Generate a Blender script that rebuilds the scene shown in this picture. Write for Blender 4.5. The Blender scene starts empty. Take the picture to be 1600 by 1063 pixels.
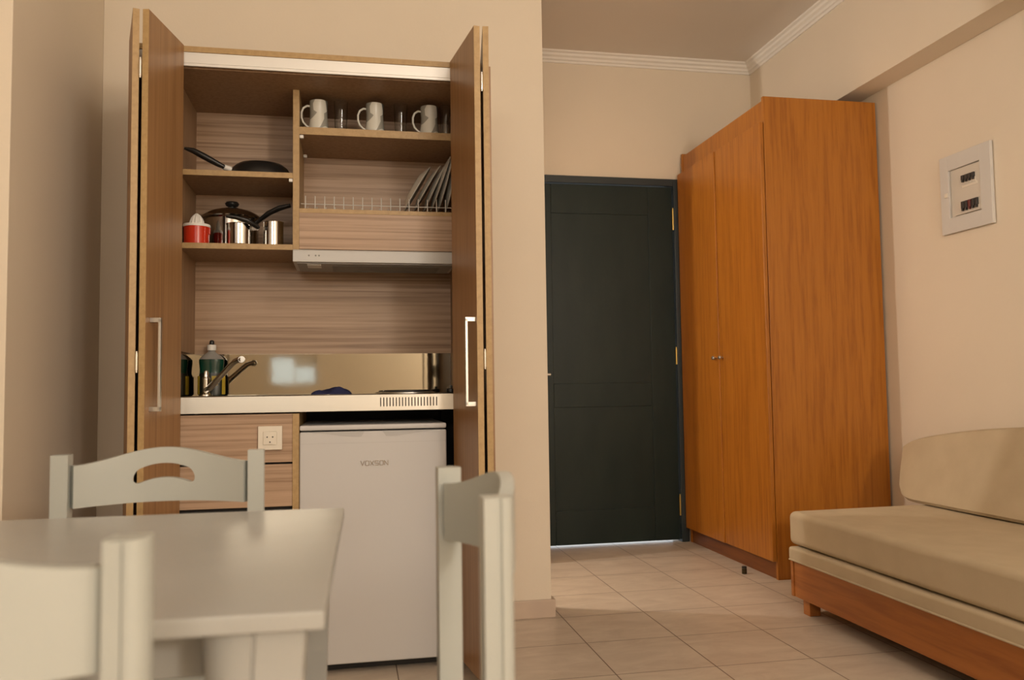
import bpy, bmesh, math, random
from mathutils import Vector, Matrix

random.seed(4)
PI = math.pi
sc = bpy.context.scene
COL = sc.collection
H = 0.95          # eye height; heights in this script are written relative to the eye, floor = -0.95

# ------------------------------------------------------------------ camera
def make_camera():
    yaw, pit, rol = 0.19385, 0.05921, -0.013935
    f = Vector((math.sin(yaw) * math.cos(pit), math.cos(yaw) * math.cos(pit), math.sin(pit)))
    r = f.cross(Vector((0, 0, 1))).normalized()
    u = r.cross(f)
    r2 = r * math.cos(rol) + u * math.sin(rol)
    u2 = -r * math.sin(rol) + u * math.cos(rol)
    cd = bpy.data.cameras.new('camera')
    cam = bpy.data.objects.new('camera', cd)
    COL.objects.link(cam)
    m = Matrix((r2, u2, -f)).transposed().to_4x4()
    m.translation = Vector((0, 0, H))
    cam.matrix_world = m
    cd.sensor_width = 36.0
    cd.lens = 1300.0 / 1600.0 * 36.0
    cd.clip_start = 0.02
    cd.dof.use_dof = True
    cd.dof.focus_distance = 3.3
    cd.dof.aperture_fstop = 4.0
    sc.camera = cam
make_camera()

# ------------------------------------------------------------------ colour management, sky
sc.view_settings.view_transform = 'Standard'
sc.view_settings.look = 'None'
sc.view_settings.exposure = -0.18
sc.view_settings.gamma = 1.0
sc.view_settings.use_curve_mapping = False
w = bpy.data.worlds.new('daylight')
sc.world = w
w.use_nodes = True
bgn = w.node_tree.nodes['Background']
bgn.inputs[0].default_value = (0.86, 0.93, 1.0, 1)
bgn.inputs[1].default_value = 2.2

# ------------------------------------------------------------------ lights
def point(name, loc, power, col, rad):
    l = bpy.data.lights.new(name, 'POINT')
    l.energy = power; l.color = col; l.shadow_soft_size = rad
    o = bpy.data.objects.new(name, l); COL.objects.link(o)
    o.location = (loc[0], loc[1], loc[2] + H)
    return o
def area(name, loc, target, sx, sy, power, col):
    l = bpy.data.lights.new(name, 'AREA')
    l.shape = 'RECTANGLE'; l.size = sx; l.size_y = sy
    l.energy = power; l.color = col
    o = bpy.data.objects.new(name, l); COL.objects.link(o)
    o.location = (loc[0], loc[1], loc[2] + H)
    d = Vector(target) - Vector(loc)
    o.rotation_euler = d.to_track_quat('-Z', 'Y').to_euler()
    return o
WARM = (1.0, 0.922, 0.82)
point('wall_lamp_light', (1.80, -2.30, 0.95), 165, WARM, 0.2)       # wall lamp behind the photographer
point('ceiling_lamp_light', (0.85, 0.30, 1.70), 40, WARM, 0.14)     # ceiling lamp of the main room
point('hallway_lamp_light', (-0.55, 4.16, 1.15), 84, (1.0, 0.90, 0.79), 0.035)  # lamp in the side hallway
area('rear_fill_light', (-0.9, -2.97, 1.15), (-0.75, 3, 0.3), 1.4, 0.8, 46, (1.0, 0.95, 0.86))  # added fill panel against the solid rear wall, no opening behind it

# ------------------------------------------------------------------ helpers
def srgb(r, g, b):
    def c(v):
        v /= 255.0
        return v / 12.92 if v <= 0.04045 else ((v + 0.055) / 1.055) ** 2.4
    return (c(r), c(g), c(b), 1.0)

class B:
    """collects shapes into one bmesh"""
    def __init__(self):
        self.bm = bmesh.new()
    def _merge(self, t):
        me = bpy.data.meshes.new('tmp')
        t.to_mesh(me); t.free()
        self.bm.from_mesh(me)
        bpy.data.meshes.remove(me)
    def box(self, x0, x1, y0, y1, z0, z1, bev=0.0, seg=2, mat=None):
        t = bmesh.new()
        bmesh.ops.create_cube(t, size=1.0)
        for v in t.verts:
            v.co = Vector((x0 + (v.co.x + .5) * (x1 - x0), y0 + (v.co.y + .5) * (y1 - y0), z0 + (v.co.z + .5) * (z1 - z0)))
        if bev > 0:
            bmesh.ops.bevel(t, geom=list(t.edges), offset=bev, segments=seg, profile=0.5, affect='EDGES')
        if mat is not None:
            bmesh.ops.transform(t, matrix=mat, verts=t.verts)
        self._merge(t); return self
    def lathe(self, c, prof, seg=40, axis='z', sx=1.0, sy=1.0, cap=True):
        t = bmesh.new()
        rings = []
        for r, z in prof:
            ring = []
            for i in range(seg):
                a = 2 * PI * i / seg
                ring.append(t.verts.new((math.cos(a) * r * sx, math.sin(a) * r * sy, z)))
            rings.append(ring)
        for a, b in zip(rings, rings[1:]):
            for i in range(seg):
                t.faces.new((a[i], a[(i + 1) % seg], b[(i + 1) % seg], b[i]))
        if cap:
            t.faces.new(list(reversed(rings[0])))
            t.faces.new(rings[-1])
        bmesh.ops.remove_doubles(t, verts=t.verts, dist=1e-6)
        M = Matrix.Identity(4)
        if axis == 'x': M = Matrix.Rotation(PI / 2, 4, 'Y')
        if axis == 'y': M = Matrix.Rotation(-PI / 2, 4, 'X')
        if not isinstance(axis, str): M = axis
        M = Matrix.Translation(Vector(c)) @ M
        bmesh.ops.transform(t, matrix=M, verts=t.verts)
        bmesh.ops.recalc_face_normals(t, faces=t.faces)
        self._merge(t); return self
    def cyl(self, c, r, h, axis='z', seg=28, bev=0.0):
        if bev > 0:
            p = [(r - bev, 0), (r - bev * .3, bev * .3), (r, bev), (r, h - bev), (r - bev * .3, h - bev * .3), (r - bev, h)]
        else:
            p = [(r, 0), (r, h)]
        return self.lathe(c, p, seg, axis)
    def tube(self, pts, r, seg=10, sx=1.0, sy=1.0):
        pts = [Vector(p) for p in pts]
        n = len(pts)
        rr = r if isinstance(r, (list, tuple)) else [r] * n
        t = bmesh.new(); rings = []
        up = None
        for i, p in enumerate(pts):
            d = (pts[min(i + 1, n - 1)] - pts[max(i - 1, 0)]).normalized()
            if up is None:
                up = Vector((0, 0, 1)) if abs(d.z) < .9 else Vector((0, 1, 0))
            s = d.cross(up).normalized(); up = s.cross(d).normalized()
            rings.append([t.verts.new(p + (s * math.cos(2 * PI * k / seg) * sx + up * math.sin(2 * PI * k / seg) * sy) * rr[i]) for k in range(seg)])
        for a, b in zip(rings, rings[1:]):
            for k in range(seg):
                t.faces.new((a[k], a[(k + 1) % seg], b[(k + 1) % seg], b[k]))
        t.faces.new(list(reversed(rings[0]))); t.faces.new(rings[-1])
        bmesh.ops.recalc_face_normals(t, faces=t.faces)
        self._merge(t); return self
    def prism(self, pts, axis, a0, a1, bev=0.0, seg=2):
        """outline pts extruded along an axis: 'x' pts=(y,z), 'y' pts=(x,z), 'z' pts=(x,y)"""
        t = bmesh.new()
        def P(p, a):
            return {'x': (a, p[0], p[1]), 'y': (p[0], a, p[1]), 'z': (p[0], p[1], a)}[axis]
        v0 = [t.verts.new(P(p, a0)) for p in pts]
        v1 = [t.verts.new(P(p, a1)) for p in pts]
        n = len(pts)
        t.faces.new(v0); t.faces.new(list(reversed(v1)))
        for i in range(n):
            t.faces.new((v0[i], v1[i], v1[(i + 1) % n], v0[(i + 1) % n]))
        bmesh.ops.recalc_face_normals(t, faces=t.faces)
        if bev > 0:
            bmesh.ops.bevel(t, geom=list(t.edges), offset=bev, segments=seg, profile=0.5, affect='EDGES')
        self._merge(t); return self
    def loft(self, secs, cap=True):
        t = bmesh.new()
        rings = [[t.verts.new(p) for p in s] for s in secs]
        n = len(rings[0])
        for a, b in zip(rings, rings[1:]):
            for i in range(n):
                t.faces.new((a[i], a[(i + 1) % n], b[(i + 1) % n], b[i]))
        if cap:
            t.faces.new(list(reversed(rings[0]))); t.faces.new(rings[-1])
        bmesh.ops.recalc_face_normals(t, faces=t.faces)
        self._merge(t); return self
    def build(self, name, mat, parent=None, local=False, angle=40):
        me = bpy.data.meshes.new(name)
        bm = self.bm
        off = Vector((0, 0, 0))
        if parent is not None and not local:
            root = parent
            while root.parent is not None: root = root.parent
            off = -Vector(root.location) + Vector((0, 0, H))
        elif parent is None:
            off = Vector((0, 0, H))
        bmesh.ops.translate(bm, verts=bm.verts, vec=off)
        bm.to_mesh(me); bm.free()
        for p in me.polygons: p.use_smooth = True
        me.set_sharp_from_angle(angle=math.radians(angle))
        me.materials.append(mat)
        o = bpy.data.objects.new(name, me)
        COL.objects.link(o)
        wn = o.modifiers.new('weighted_normals', 'WEIGHTED_NORMAL')
        wn.mode = 'FACE_AREA'; wn.weight = 90; wn.keep_sharp = True
        if parent is not None: o.parent = parent
        return o

def tag(o, label=None, cat=None, group=None, kind=None):
    if label: o['label'] = label
    if cat: o['category'] = cat
    if group: o['group'] = group
    if kind: o['kind'] = kind
    return o
def thing(name, label, cat, loc, rz=0.0, group=None):
    o = bpy.data.objects.new(name, None)
    COL.objects.link(o)
    o.empty_display_size = 0.05
    o.location = (loc[0], loc[1], loc[2] + H)
    o.rotation_euler = (0, 0, rz)
    return tag(o, label, cat, group)
def single(b, name, mat, label, cat, group=None):
    """a thing that is one mesh: origin moved to its base"""
    o = b.build(name, mat)
    me = o.data
    xs = [v.co for v in me.vertices]
    c = Vector((sum(p.x for p in xs) / len(xs), sum(p.y for p in xs) / len(xs), min(p.z for p in xs)))
    me.transform(Matrix.Translation(-c)); o.location = c
    return tag(o, label, cat, group)
def struct(b, name, mat, parent=None):
    o = b.build(name, mat, parent)
    if parent is None: o['kind'] = 'structure'
    return o
def copy_tree(o, parent=None):
    c = o.copy(); COL.objects.link(c)
    if parent is not None: c.parent = parent
    for ch in list(o.children): copy_tree(ch, c)
    return c

# ------------------------------------------------------------------ materials
def new_mat(name):
    m = bpy.data.materials.new(name); m.use_nodes = True
    nt = m.node_tree
    return m, nt, nt.nodes['Principled BSDF']
def plain(name, col, rough=.5, metal=0.0, bump=0.0, bscale=60, spec=.5, coat=0.0):
    m, nt, b = new_mat(name)
    b.inputs['Base Color'].default_value = col
    b.inputs['Roughness'].default_value = rough
    b.inputs['Metallic'].default_value = metal
    b.inputs['Specular IOR Level'].default_value = spec
    b.inputs['Coat Weight'].default_value = coat
    if bump > 0:
        tc = nt.nodes.new('ShaderNodeTexCoord')
        n = nt.nodes.new('ShaderNodeTexNoise'); n.inputs['Scale'].default_value = bscale; n.inputs['Detail'].default_value = 4
        bp = nt.nodes.new('ShaderNodeBump'); bp.inputs['Strength'].default_value = bump; bp.inputs['Distance'].default_value = .004
        nt.links.new(tc.outputs['Object'], n.inputs['Vector'])
        nt.links.new(n.outputs['Fac'], bp.inputs['Height'])
        nt.links.new(bp.outputs['Normal'], b.inputs['Normal'])
    return m
def mottled(name, c1, c2, rough=.5, scale=(3, 3, 3), bump=0.05, bscale=80, detail=5, spec=.5):
    m, nt, b = new_mat(name)
    tc = nt.nodes.new('ShaderNodeTexCoord'); mp = nt.nodes.new('ShaderNodeMapping'); mp.inputs['Scale'].default_value = scale
    n = nt.nodes.new('ShaderNodeTexNoise'); n.inputs['Scale'].default_value = 1; n.inputs['Detail'].default_value = detail
    r = nt.nodes.new('ShaderNodeValToRGB')
    r.color_ramp.elements[0].position = .3; r.color_ramp.elements[0].color = c1
    r.color_ramp.elements[1].position = .7; r.color_ramp.elements[1].color = c2
    L = nt.links.new
    L(tc.outputs['Object'], mp.inputs['Vector']); L(mp.outputs[0], n.inputs['Vector']); L(n.outputs['Fac'], r.inputs[0]); L(r.outputs[0], b.inputs['Base Color'])
    n2 = nt.nodes.new('ShaderNodeTexNoise'); n2.inputs['Scale'].default_value = bscale; n2.inputs['Detail'].default_value = 3
    bp = nt.nodes.new('ShaderNodeBump'); bp.inputs['Strength'].default_value = bump; bp.inputs['Distance'].default_value = .004
    L(tc.outputs['Object'], n2.inputs['Vector']); L(n2.outputs['Fac'], bp.inputs['Height']); L(bp.outputs['Normal'], b.inputs['Normal'])
    b.inputs['Roughness'].default_value = rough
    b.inputs['Specular IOR Level'].default_value = spec
    return m
def wood(name, light, mid, dark, stretch, rough=.45, wav=.0, wdir='X', fine=1.0, bump=.06, pos=(.32, .5, .68), spec=.5):
    """stretched grain; stretch = mapping scale (small along the grain)"""
    m, nt, b = new_mat(name)
    L = nt.links.new
    tc = nt.nodes.new('ShaderNodeTexCoord'); mp = nt.nodes.new('ShaderNodeMapping'); mp.inputs['Scale'].default_value = stretch
    L(tc.outputs['Object'], mp.inputs['Vector'])
    n = nt.nodes.new('ShaderNodeTexNoise'); n.inputs['Scale'].default_value = 1.0; n.inputs['Detail'].default_value = 6; n.inputs['Roughness'].default_value = .62; n.inputs['Distortion'].default_value = .35
    L(mp.outputs[0], n.inputs['Vector'])
    fac = n.outputs['Fac']
    if wav > 0:
        mp2 = nt.nodes.new('ShaderNodeMapping'); mp2.inputs['Scale'].default_value = tuple(s * .16 for s in stretch)
        n2 = nt.nodes.new('ShaderNodeTexNoise'); n2.inputs['Scale'].default_value = 1.0; n2.inputs['Detail'].default_value = 1.5
        ml = nt.nodes.new('ShaderNodeMath'); ml.operation = 'MULTIPLY'; ml.inputs[1].default_value = 26.0
        sn = nt.nodes.new('ShaderNodeMath'); sn.operation = 'SINE'
        mr = nt.nodes.new('ShaderNodeMapRange'); mr.inputs[1].default_value = -1; mr.inputs[2].default_value = 1
        mx = nt.nodes.new('ShaderNodeMix'); mx.inputs[0].default_value = wav
        L(tc.outputs['Object'], mp2.inputs['Vector']); L(mp2.outputs[0], n2.inputs['Vector']); L(n2.outputs['Fac'], ml.inputs[0]); L(ml.outputs[0], sn.inputs[0]); L(sn.outputs[0], mr.inputs[0])
        L(fac, mx.inputs[2]); L(mr.outputs[0], mx.inputs[3]); fac = mx.outputs[0]
    r = nt.nodes.new('ShaderNodeValToRGB')
    e = r.color_ramp.elements
    e[0].position = pos[0]; e[0].color = dark
    e[1].position = pos[2]; e[1].color = light
    k = e.new(pos[1]); k.color = mid
    L(fac, r.inputs[0]); L(r.outputs[0], b.inputs['Base Color'])
    bp = nt.nodes.new('ShaderNodeBump'); bp.inputs['Strength'].default_value = bump; bp.inputs['Distance'].default_value = .002
    L(fac, bp.inputs['Height']); L(bp.outputs['Normal'], b.inputs['Normal'])
    b.inputs['Roughness'].default_value = rough
    b.inputs['Specular IOR Level'].default_value = spec
    return m
def lin(r, g, b): return (r, g, b, 1.0)

M_wall = mottled('cream_wall_paint', lin(.70, .61, .49), lin(.74, .645, .52), .75, (1.2, 1.2, 1.2), .08, 120)
M_ceil = mottled('ceiling_paint', lin(.72, .66, .59), lin(.76, .70, .63), .8, (1, 1, 1), .05, 120)
M_cornice = plain('white_plaster', lin(.80, .76, .70), .7)
M_skirt = mottled('tile_skirting', lin(.48, .37, .29), lin(.56, .44, .34), .35, (5, 5, 5), .02)

def floor_mat():
    m, nt, b = new_mat('beige_floor_tiles')
    L = nt.links.new
    tc = nt.nodes.new('ShaderNodeTexCoord')
    mp = nt.nodes.new('ShaderNodeMapping')
    T = 0.355
    mp.inputs['Location'].default_value = (-0.868, -2.705, 0)
    L(tc.outputs['Object'], mp.inputs['Vector'])
    br = nt.nodes.new('ShaderNodeTexBrick')
    br.offset = 0.0; br.squash = 1.0
    br.inputs['Scale'].default_value = 1.0
    br.inputs['Brick Width'].default_value = T; br.inputs['Row Height'].default_value = T
    br.inputs['Mortar Size'].default_value = .0024; br.inputs['Mortar Smooth'].default_value = .3
    br.inputs['Color1'].default_value = (0, 0, 0, 1); br.inputs['Color2'].default_value = (1, 1, 1, 1)
    L(mp.outputs[0], br.inputs['Vector'])
    n = nt.nodes.new('ShaderNodeTexNoise'); n.inputs['Scale'].default_value = 5; n.inputs['Detail'].default_value = 9; n.inputs['Roughness'].default_value = .65; n.inputs['Distortion'].default_value = .8
    mps = nt.nodes.new('ShaderNodeMapping'); mps.inputs['Scale'].default_value = (1, 2.2, 1)
    L(tc.outputs['Object'], mps.inputs['Vector']); L(mps.outputs[0], n.inputs['Vector'])
    r = nt.nodes.new('ShaderNodeValToRGB')
    r.color_ramp.elements[0].position = .3; r.color_ramp.elements[0].color = lin(.51, .42, .335)
    r.color_ramp.elements[1].position = .68; r.color_ramp.elements[1].color = lin(.64, .55, .45)
    L(n.outputs['Fac'], r.inputs[0])
    mx = nt.nodes.new('ShaderNodeMix'); mx.data_type = 'RGBA'
    L(br.outputs['Fac'], mx.inputs[0]); L(r.outputs[0], mx.inputs[6]); mx.inputs[7].default_value = lin(.20, .14, .10)
    L(mx.outputs[2], b.inputs['Base Color'])
    bp = nt.nodes.new('ShaderNodeBump'); bp.inputs['Strength'].default_value = .4; bp.inputs['Distance'].default_value = .002; bp.invert = True
    L(br.outputs['Fac'], bp.inputs['Height']); L(bp.outputs['Normal'], b.inputs['Normal'])
    b.inputs['Roughness'].default_value = .38
    return m
M_floor = floor_mat()
M_lamh = wood('laminate_oak_horizontal', lin(.46, .315, .21), lin(.39, .26, .165), lin(.255, .155, .09), (2.2, 60, 150), .45, wav=.18)
M_lamd = wood('laminate_oak_drawer', lin(.46, .31, .205), lin(.40, .265, .17), lin(.27, .165, .095), (2.2, 60, 150), .45, wav=.18)
M_lamv = wood('laminate_oak_vertical', lin(.36, .20, .088), lin(.32, .172, .072), lin(.25, .125, .05), (110, 110, 2.2), .38, wav=.1)
M_edge = wood('oak_edge_band', lin(.44, .29, .13), lin(.40, .26, .11), lin(.35, .22, .09), (60, 60, 60), .45)
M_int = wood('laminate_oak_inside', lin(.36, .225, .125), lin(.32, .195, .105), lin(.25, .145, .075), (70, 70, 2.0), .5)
M_ward = wood('orange_oak_veneer', lin(.44, .162, .017), lin(.40, .140, .013), lin(.31, .10, .009), (90, 90, 4.5), .36, wav=.14, bump=.04)
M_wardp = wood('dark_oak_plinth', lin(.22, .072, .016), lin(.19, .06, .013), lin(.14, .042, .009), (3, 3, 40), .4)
M_sofaw = wood('red_oak_frame', lin(.42, .150, .030), lin(.37, .125, .023), lin(.28, .088, .015), (40, 2.5, 40), .4, wav=.2)
M_sofa = mottled('beige_fabric', lin(.50, .405, .275), lin(.55, .45, .31), .9, (9, 9, 9), .25, 500, spec=.2)
M_door = mottled('dark_green_paint', lin(.006, .014, .012), lin(.012, .021, .017), .40, (9, 9, 3), .12, 40, spec=.28)
M_doorf = plain('dark_green_frame_paint', lin(.020, .028, .030), .35, bump=.05, bscale=30)
M_brass = plain('brass', lin(.55, .38, .12), .35, 1.0)
M_chrome = plain('chrome', lin(.75, .74, .72), .12, 1.0)
M_satin = plain('satin_metal', lin(.55, .535, .50), .36, 1.0)
M_wire = plain('pale_wire', lin(.62, .60, .56), .4, .4)
M_alu = plain('aluminium_rail', lin(.68, .66, .62), .5, .8)
def steel_mat():
    m, nt, b = new_mat('brushed_steel')
    L = nt.links.new
    tc = nt.nodes.new('ShaderNodeTexCoord'); mp = nt.nodes.new('ShaderNodeMapping'); mp.inputs['Scale'].default_value = (6, 200, 500)
    n = nt.nodes.new('ShaderNodeTexNoise'); n.inputs['Scale'].default_value = 1; n.inputs['Detail'].default_value = 4
    r = nt.nodes.new('ShaderNodeMapRange'); r.inputs[3].default_value = .30; r.inputs[4].default_value = .40
    L(tc.outputs['Object'], mp.inputs['Vector']); L(mp.outputs[0], n.inputs['Vector']); L(n.outputs['Fac'], r.inputs[0]); L(r.outputs[0], b.inputs['Roughness'])
    b.inputs['Base Color'].default_value = lin(.50, .47, .41); b.inputs['Metallic'].default_value = 1.0
    return m
M_steel = steel_mat()
M_splash = plain('steel_backsplash', lin(.36, .325, .255), .05, 1.0, bump=.02, bscale=14)
M_pot = plain('polished_steel', lin(.55, .53, .50), .12, 1.0)
M_white = plain('white_enamel', lin(.53, .518, .512), .4, bump=.03, bscale=220)
M_whitep = plain('white_plastic', lin(.78, .76, .72), .45)
M_socket = plain('cream_plastic', lin(.72, .66, .56), .4)
M_hood = plain('grey_hood_enamel', lin(.52, .51, .49), .4)
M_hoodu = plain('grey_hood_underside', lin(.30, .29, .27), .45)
M_filter = plain('grey_filter_mesh', lin(.24, .235, .22), .6, bump=.4, bscale=300)
M_black = plain('black_plastic', lin(.014, .013, .012), .35)
M_nonstick = plain('nonstick_black', lin(.012, .012, .012), .3)
M_dark = plain('dark_void_shade', lin(.02, .017, .015), .8)  # near-black colour stands in for shade in gaps and voids
M_red = plain('red_plastic', lin(.55, .030, .008), .25)
M_chair = mottled('pale_chair_paint', lin(.39, .40, .365), lin(.42, .43, .395), .36, (6, 6, 6), .03, 30)
M_table = mottled('pale_table_paint', lin(.37, .362, .335), lin(.40, .39, .362), .24, (4, 4, 4), .02, 20, spec=.26)
M_mug = None
def mug_mat():
    m, nt, b = new_mat('patterned_mug_glaze')
    L = nt.links.new
    tc = nt.nodes.new('ShaderNodeTexCoord')
    v = nt.nodes.new('ShaderNodeTexVoronoi'); v.inputs['Scale'].default_value = 21
    mp = nt.nodes.new('ShaderNodeMapping'); mp.inputs['Location'].default_value = (.013, .02, .021)
    r = nt.nodes.new('ShaderNodeValToRGB'); r.color_ramp.interpolation = 'CONSTANT'
    e = r.color_ramp.elements
    e[0].position = 0; e[0].color = lin(.62, .60, .53)
    e[1].position = .33; e[1].color = lin(.30, .29, .25)
    k = e.new(.66); k.color = lin(.12, .115, .10)
    sp = nt.nodes.new('ShaderNodeSeparateColor')
    L(tc.outputs['Object'], mp.inputs['Vector']); L(mp.outputs[0], v.inputs['Vector']); L(v.outputs['Color'], sp.inputs[0]); L(sp.outputs[0], r.inputs[0]); L(r.outputs[0], b.inputs['Base Color'])
    b.inputs['Roughness'].default_value = .25
    return m
M_mug = mug_mat()
M_mugw = plain('white_mug_glaze', lin(.66, .64, .57), .25)
def glass_mat(name, col=(1, 1, 1, 1), rough=0.02):
    m, nt, b = new_mat(name)
    b.inputs['Base Color'].default_value = col
    b.inputs['Transmission Weight'].default_value = 1.0
    b.inputs['Roughness'].default_value = rough
    b.inputs['IOR'].default_value = 1.45
    return m
M_glass = glass_mat('clear_glass', (.93, .95, .95, 1))
M_plate = plain('glazed_plate', lin(.62, .60, .54), .22)
M_greenb = plain('dark_green_soap_bottle', lin(.004, .045, .028), .2)
M_blackb = plain('dark_bottle_label', lin(.012, .018, .014), .3)
M_yel = plain('yellow_label', lin(.50, .36, .03), .45)
M_blue = mottled('navy_cloth', lin(.008, .010, .05), lin(.02, .024, .09), .85, (40, 40, 40), .4, 200)
M_hob = plain('cast_iron_hotplate', lin(.02, .02, .02), .4)
M_fbox = plain('fuse_box_frame_plastic', lin(.60, .575, .545), .5)
M_recess = plain('fuse_recess_plastic', lin(.60, .55, .48), .5)
M_fuse = plain('breaker_black', lin(.025, .022, .02), .4)
M_redsw = plain('breaker_red', lin(.12, .02, .02), .4)
M_groove = plain('groove_shadow_gap', lin(.03, .03, .03), .8)
M_badge = plain('badge_chrome', lin(.55, .52, .48), .2, 1.0)

# ================================================================== the room
CEIL = 2.076
FL = -0.95
b = B(); b.box(-2.6, 2.85, -3.15, 6.6, FL - .1, FL); struct(b, 'floor', M_floor)
b = B(); b.box(-2.6, 2.85, -3.15, 5.1, CEIL, CEIL + .1); struct(b, 'ceiling', M_ceil)
# right wall with its overhanging beam
b = B()
b.box(2.70, 2.85, -3.15, 5.1, FL, CEIL)
b.box(2.556, 2.70, -3.0, 4.89, 1.515, CEIL, .004)
struct(b, 'wall_right', M_wall)
# wall with the entrance door (opening 1.12..2.054, up to 1.306)
b = B()
b.box(.70, 1.005, 4.89, 5.04, FL, CEIL)
b.box(2.054, 2.70, 4.89, 5.04, FL, CEIL)
b.box(1.005, 2.054, 4.89, 5.04, 1.306, CEIL)
struct(b, 'wall_far', M_wall)
# kitchen wall
b = B(); b.box(-.945, .828, 3.44, 3.595, FL, CEIL, .003); struct(b, 'wall_kitchen', M_wall)
# left pier
b = B(); b.box(-2.45, -.945, 2.56, 3.595, FL, CEIL, .004); struct(b, 'wall_pier', M_wall)
# side hallway behind the kitchen wall
b = B()
b.box(-1.75, .828, 4.42, 4.56, FL, CEIL)
b.box(.70, .828, 4.56, 4.89, FL, CEIL)
b.box(.70, .828, 3.590, 4.425, 1.58, CEIL)  # unseen header added to keep the hallway lamp off the ceiling
struct(b, 'wall_hall', M_wall)
b = B(); b.box(-1.75, -1.62, 3.595, 4.42, FL, CEIL); struct(b, 'wall_hall_end', M_wall)
# wall on the left of the main room and the wall behind the photographer with its window
b = B(); b.box(-2.6, -2.45, -3.0, 3.595, FL, CEIL); struct(b, 'wall_left', M_wall)
b = B()
b.box(-2.6, -.886, -3.15, -3.0, FL, CEIL); b.box(-.361, 2.70, -3.15, -3.0, FL, CEIL)
b.box(-.886, -.361, -3.15, -3.0, .42, CEIL); b.box(-.886, -.361, -3.15, -3.0, FL, .082)
struct(b, 'wall_rear', M_wall)
b = B()
b.box(-.886, -.863, -3.10, -3.02, .082, .42, .003); b.box(-.385, -.361, -3.10, -3.02, .082, .42, .003); b.box(-.616, -.604, -3.10, -3.02, .105, .396, .003)
b.box(-.863, -.385, -3.10, -3.02, .082, .105, .003); b.box(-.863, -.385, -3.10, -3.02, .396, .42, .003); b.box(-.604, -.385, -3.10, -3.02, .292, .396, .003)
wf = struct(b, 'window_1', M_whitep)
b = B(); b.box(-.863, -.616, -3.076, -3.070, .105, .396); b.box(-.604, -.385, -3.076, -3.070, .105, .292)
o = b.build('pane', M_glass, wf, local=True); o.data.transform(Matrix.Translation((0, 0, H)))

# cornices
def cornice_profile():
    return [(0, 0), (0, -.062), (.008, -.062), (.012, -.050), (.022, -.046), (.026, -.034), (.040, -.026), (.044, -.014), (.058, -.008), (.062, 0)]
b = B(); b.prism([(4.89 - p[0], CEIL + p[1]) for p in cornice_profile()], 'x', .70, 2.556); struct(b, 'trim_1', M_cornice)
b = B(); b.prism([(2.556 - p[0], CEIL + p[1]) for p in cornice_profile()], 'y', -3.0, 4.89); struct(b, 'trim_2', M_cornice)
# tile skirting
b = B(); b.box(-.945, .843, 3.428, 3.44, FL, FL + .074, .003); b.box(.828, .843, 3.44, 3.600, FL, FL + .074, .003); struct(b, 'baseboard_kitchen', M_skirt)
b = B(); b.box(2.688, 2.70, -3.0, 3.78, FL, FL + .074, .003); struct(b, 'baseboard_right', M_skirt)
b = B(); b.box(-.945, -.933, 2.55, 3.428, FL, FL + .074, .003); struct(b, 'baseboard_left', M_skirt)

# entrance door
d = thing('door_1', None, None, (1.59, 4.93, FL)); d['kind'] = 'structure'
b = B()
b.box(2.004, 2.054, 4.872, 5.03, FL, 1.306, .003); b.box(1.005, 1.050, 4.872, 5.03, FL, 1.306, .003); b.box(1.050, 2.004, 4.872, 5.03, 1.262, 1.306, .003)
b.build('frame', M_doorf, d)
b = B()
Z0, Z1 = FL + .012, 1.258
y0, y1 = 4.893, 4.935
b.box(1.055, 1.215, y0, y1, Z0, Z1, .003); b.box(1.84, 2.0, y0, y1, Z0, Z1, .003)
b.box(1.215, 1.84, y0, y1, 1.075, Z1, .003); b.box(1.215, 1.84, y0, y1, -.115, .03, .003); b.box(1.215, 1.84, y0, y1, Z0, -.735, .003)
b.build('leaf', M_door, d)
b = B(); b.box(1.205, 1.85, y0 + .005, y1 - .005, .022, 1.083, 0); b.build('panel', M_door, d)
b = B(); b.box(1.205, 1.85, y0 + .005, y1 - .005, -.743, -.107, 0); b.build('panel', M_door, d)
for za, zb in ((.985, 1.115), (.14, .24), (-.79, -.67)):
    b = B(); b.cyl((2.001, 4.884, za), .006, zb - za, bev=.002, seg=14); b.cyl((2.001, 4.884, zb - .002), .004, .012, bev=.002, seg=12); b.build('hinge', M_brass, d)
b = B(); b.box(1.085, 1.12, 4.885, 4.893, -.02, .18, .003); b.cyl((1.102, 4.838, .085), .009, .05, 'y', 14); b.tube([(1.102, 4.842, .085), (1.12, 4.838, .085), (1.182, 4.836, .085)], [.009, .009, .008], 12); b.build('handle', M_satin, d)

# ================================================================== kitchenette cabinet
YF = 2.915                 # front of carcass and worktop
SF, SB = 3.09, 3.405       # front of the shelves, face of the back panel
k = thing('kitchenette_cabinet', 'tall oak laminate kitchenette cabinet with folded-open doors standing against the cream wall', 'cabinet', (-.09, 3.18, FL))
b = B(); b.box(-.72, -.702, YF + .02, 3.435, FL, 1.18, .001); b.build('side_panel', M_lamv, k)
b = B(); b.box(.492, .51, YF + .02, 3.435, FL, 1.18, .001); b.build('side_panel', M_lamv, k)
b = B(); b.box(-.606, -.588, YF + .03, SB, FL + .08, 1.11, .001); b.build('inner_panel', M_int, k)
b = B(); b.box(.412, .430, YF + .03, SB, FL + .08, 1.11, .001); b.build('inner_panel', M_int, k)
b = B(); b.box(-.702, .492, SB, 3.423, FL + .08, 1.11, 0); b.build('back_panel', M_lamh, k)
b = B(); b.box(-.702, .492, YF + .025, SB + .018, 1.11, 1.128, 0); b.build('top_panel', M_int, k)
b = B(); b.box(-.702, .492, YF, 3.435, 1.159, 1.179, .001); b.build('top_board', M_edge, k)
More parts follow.
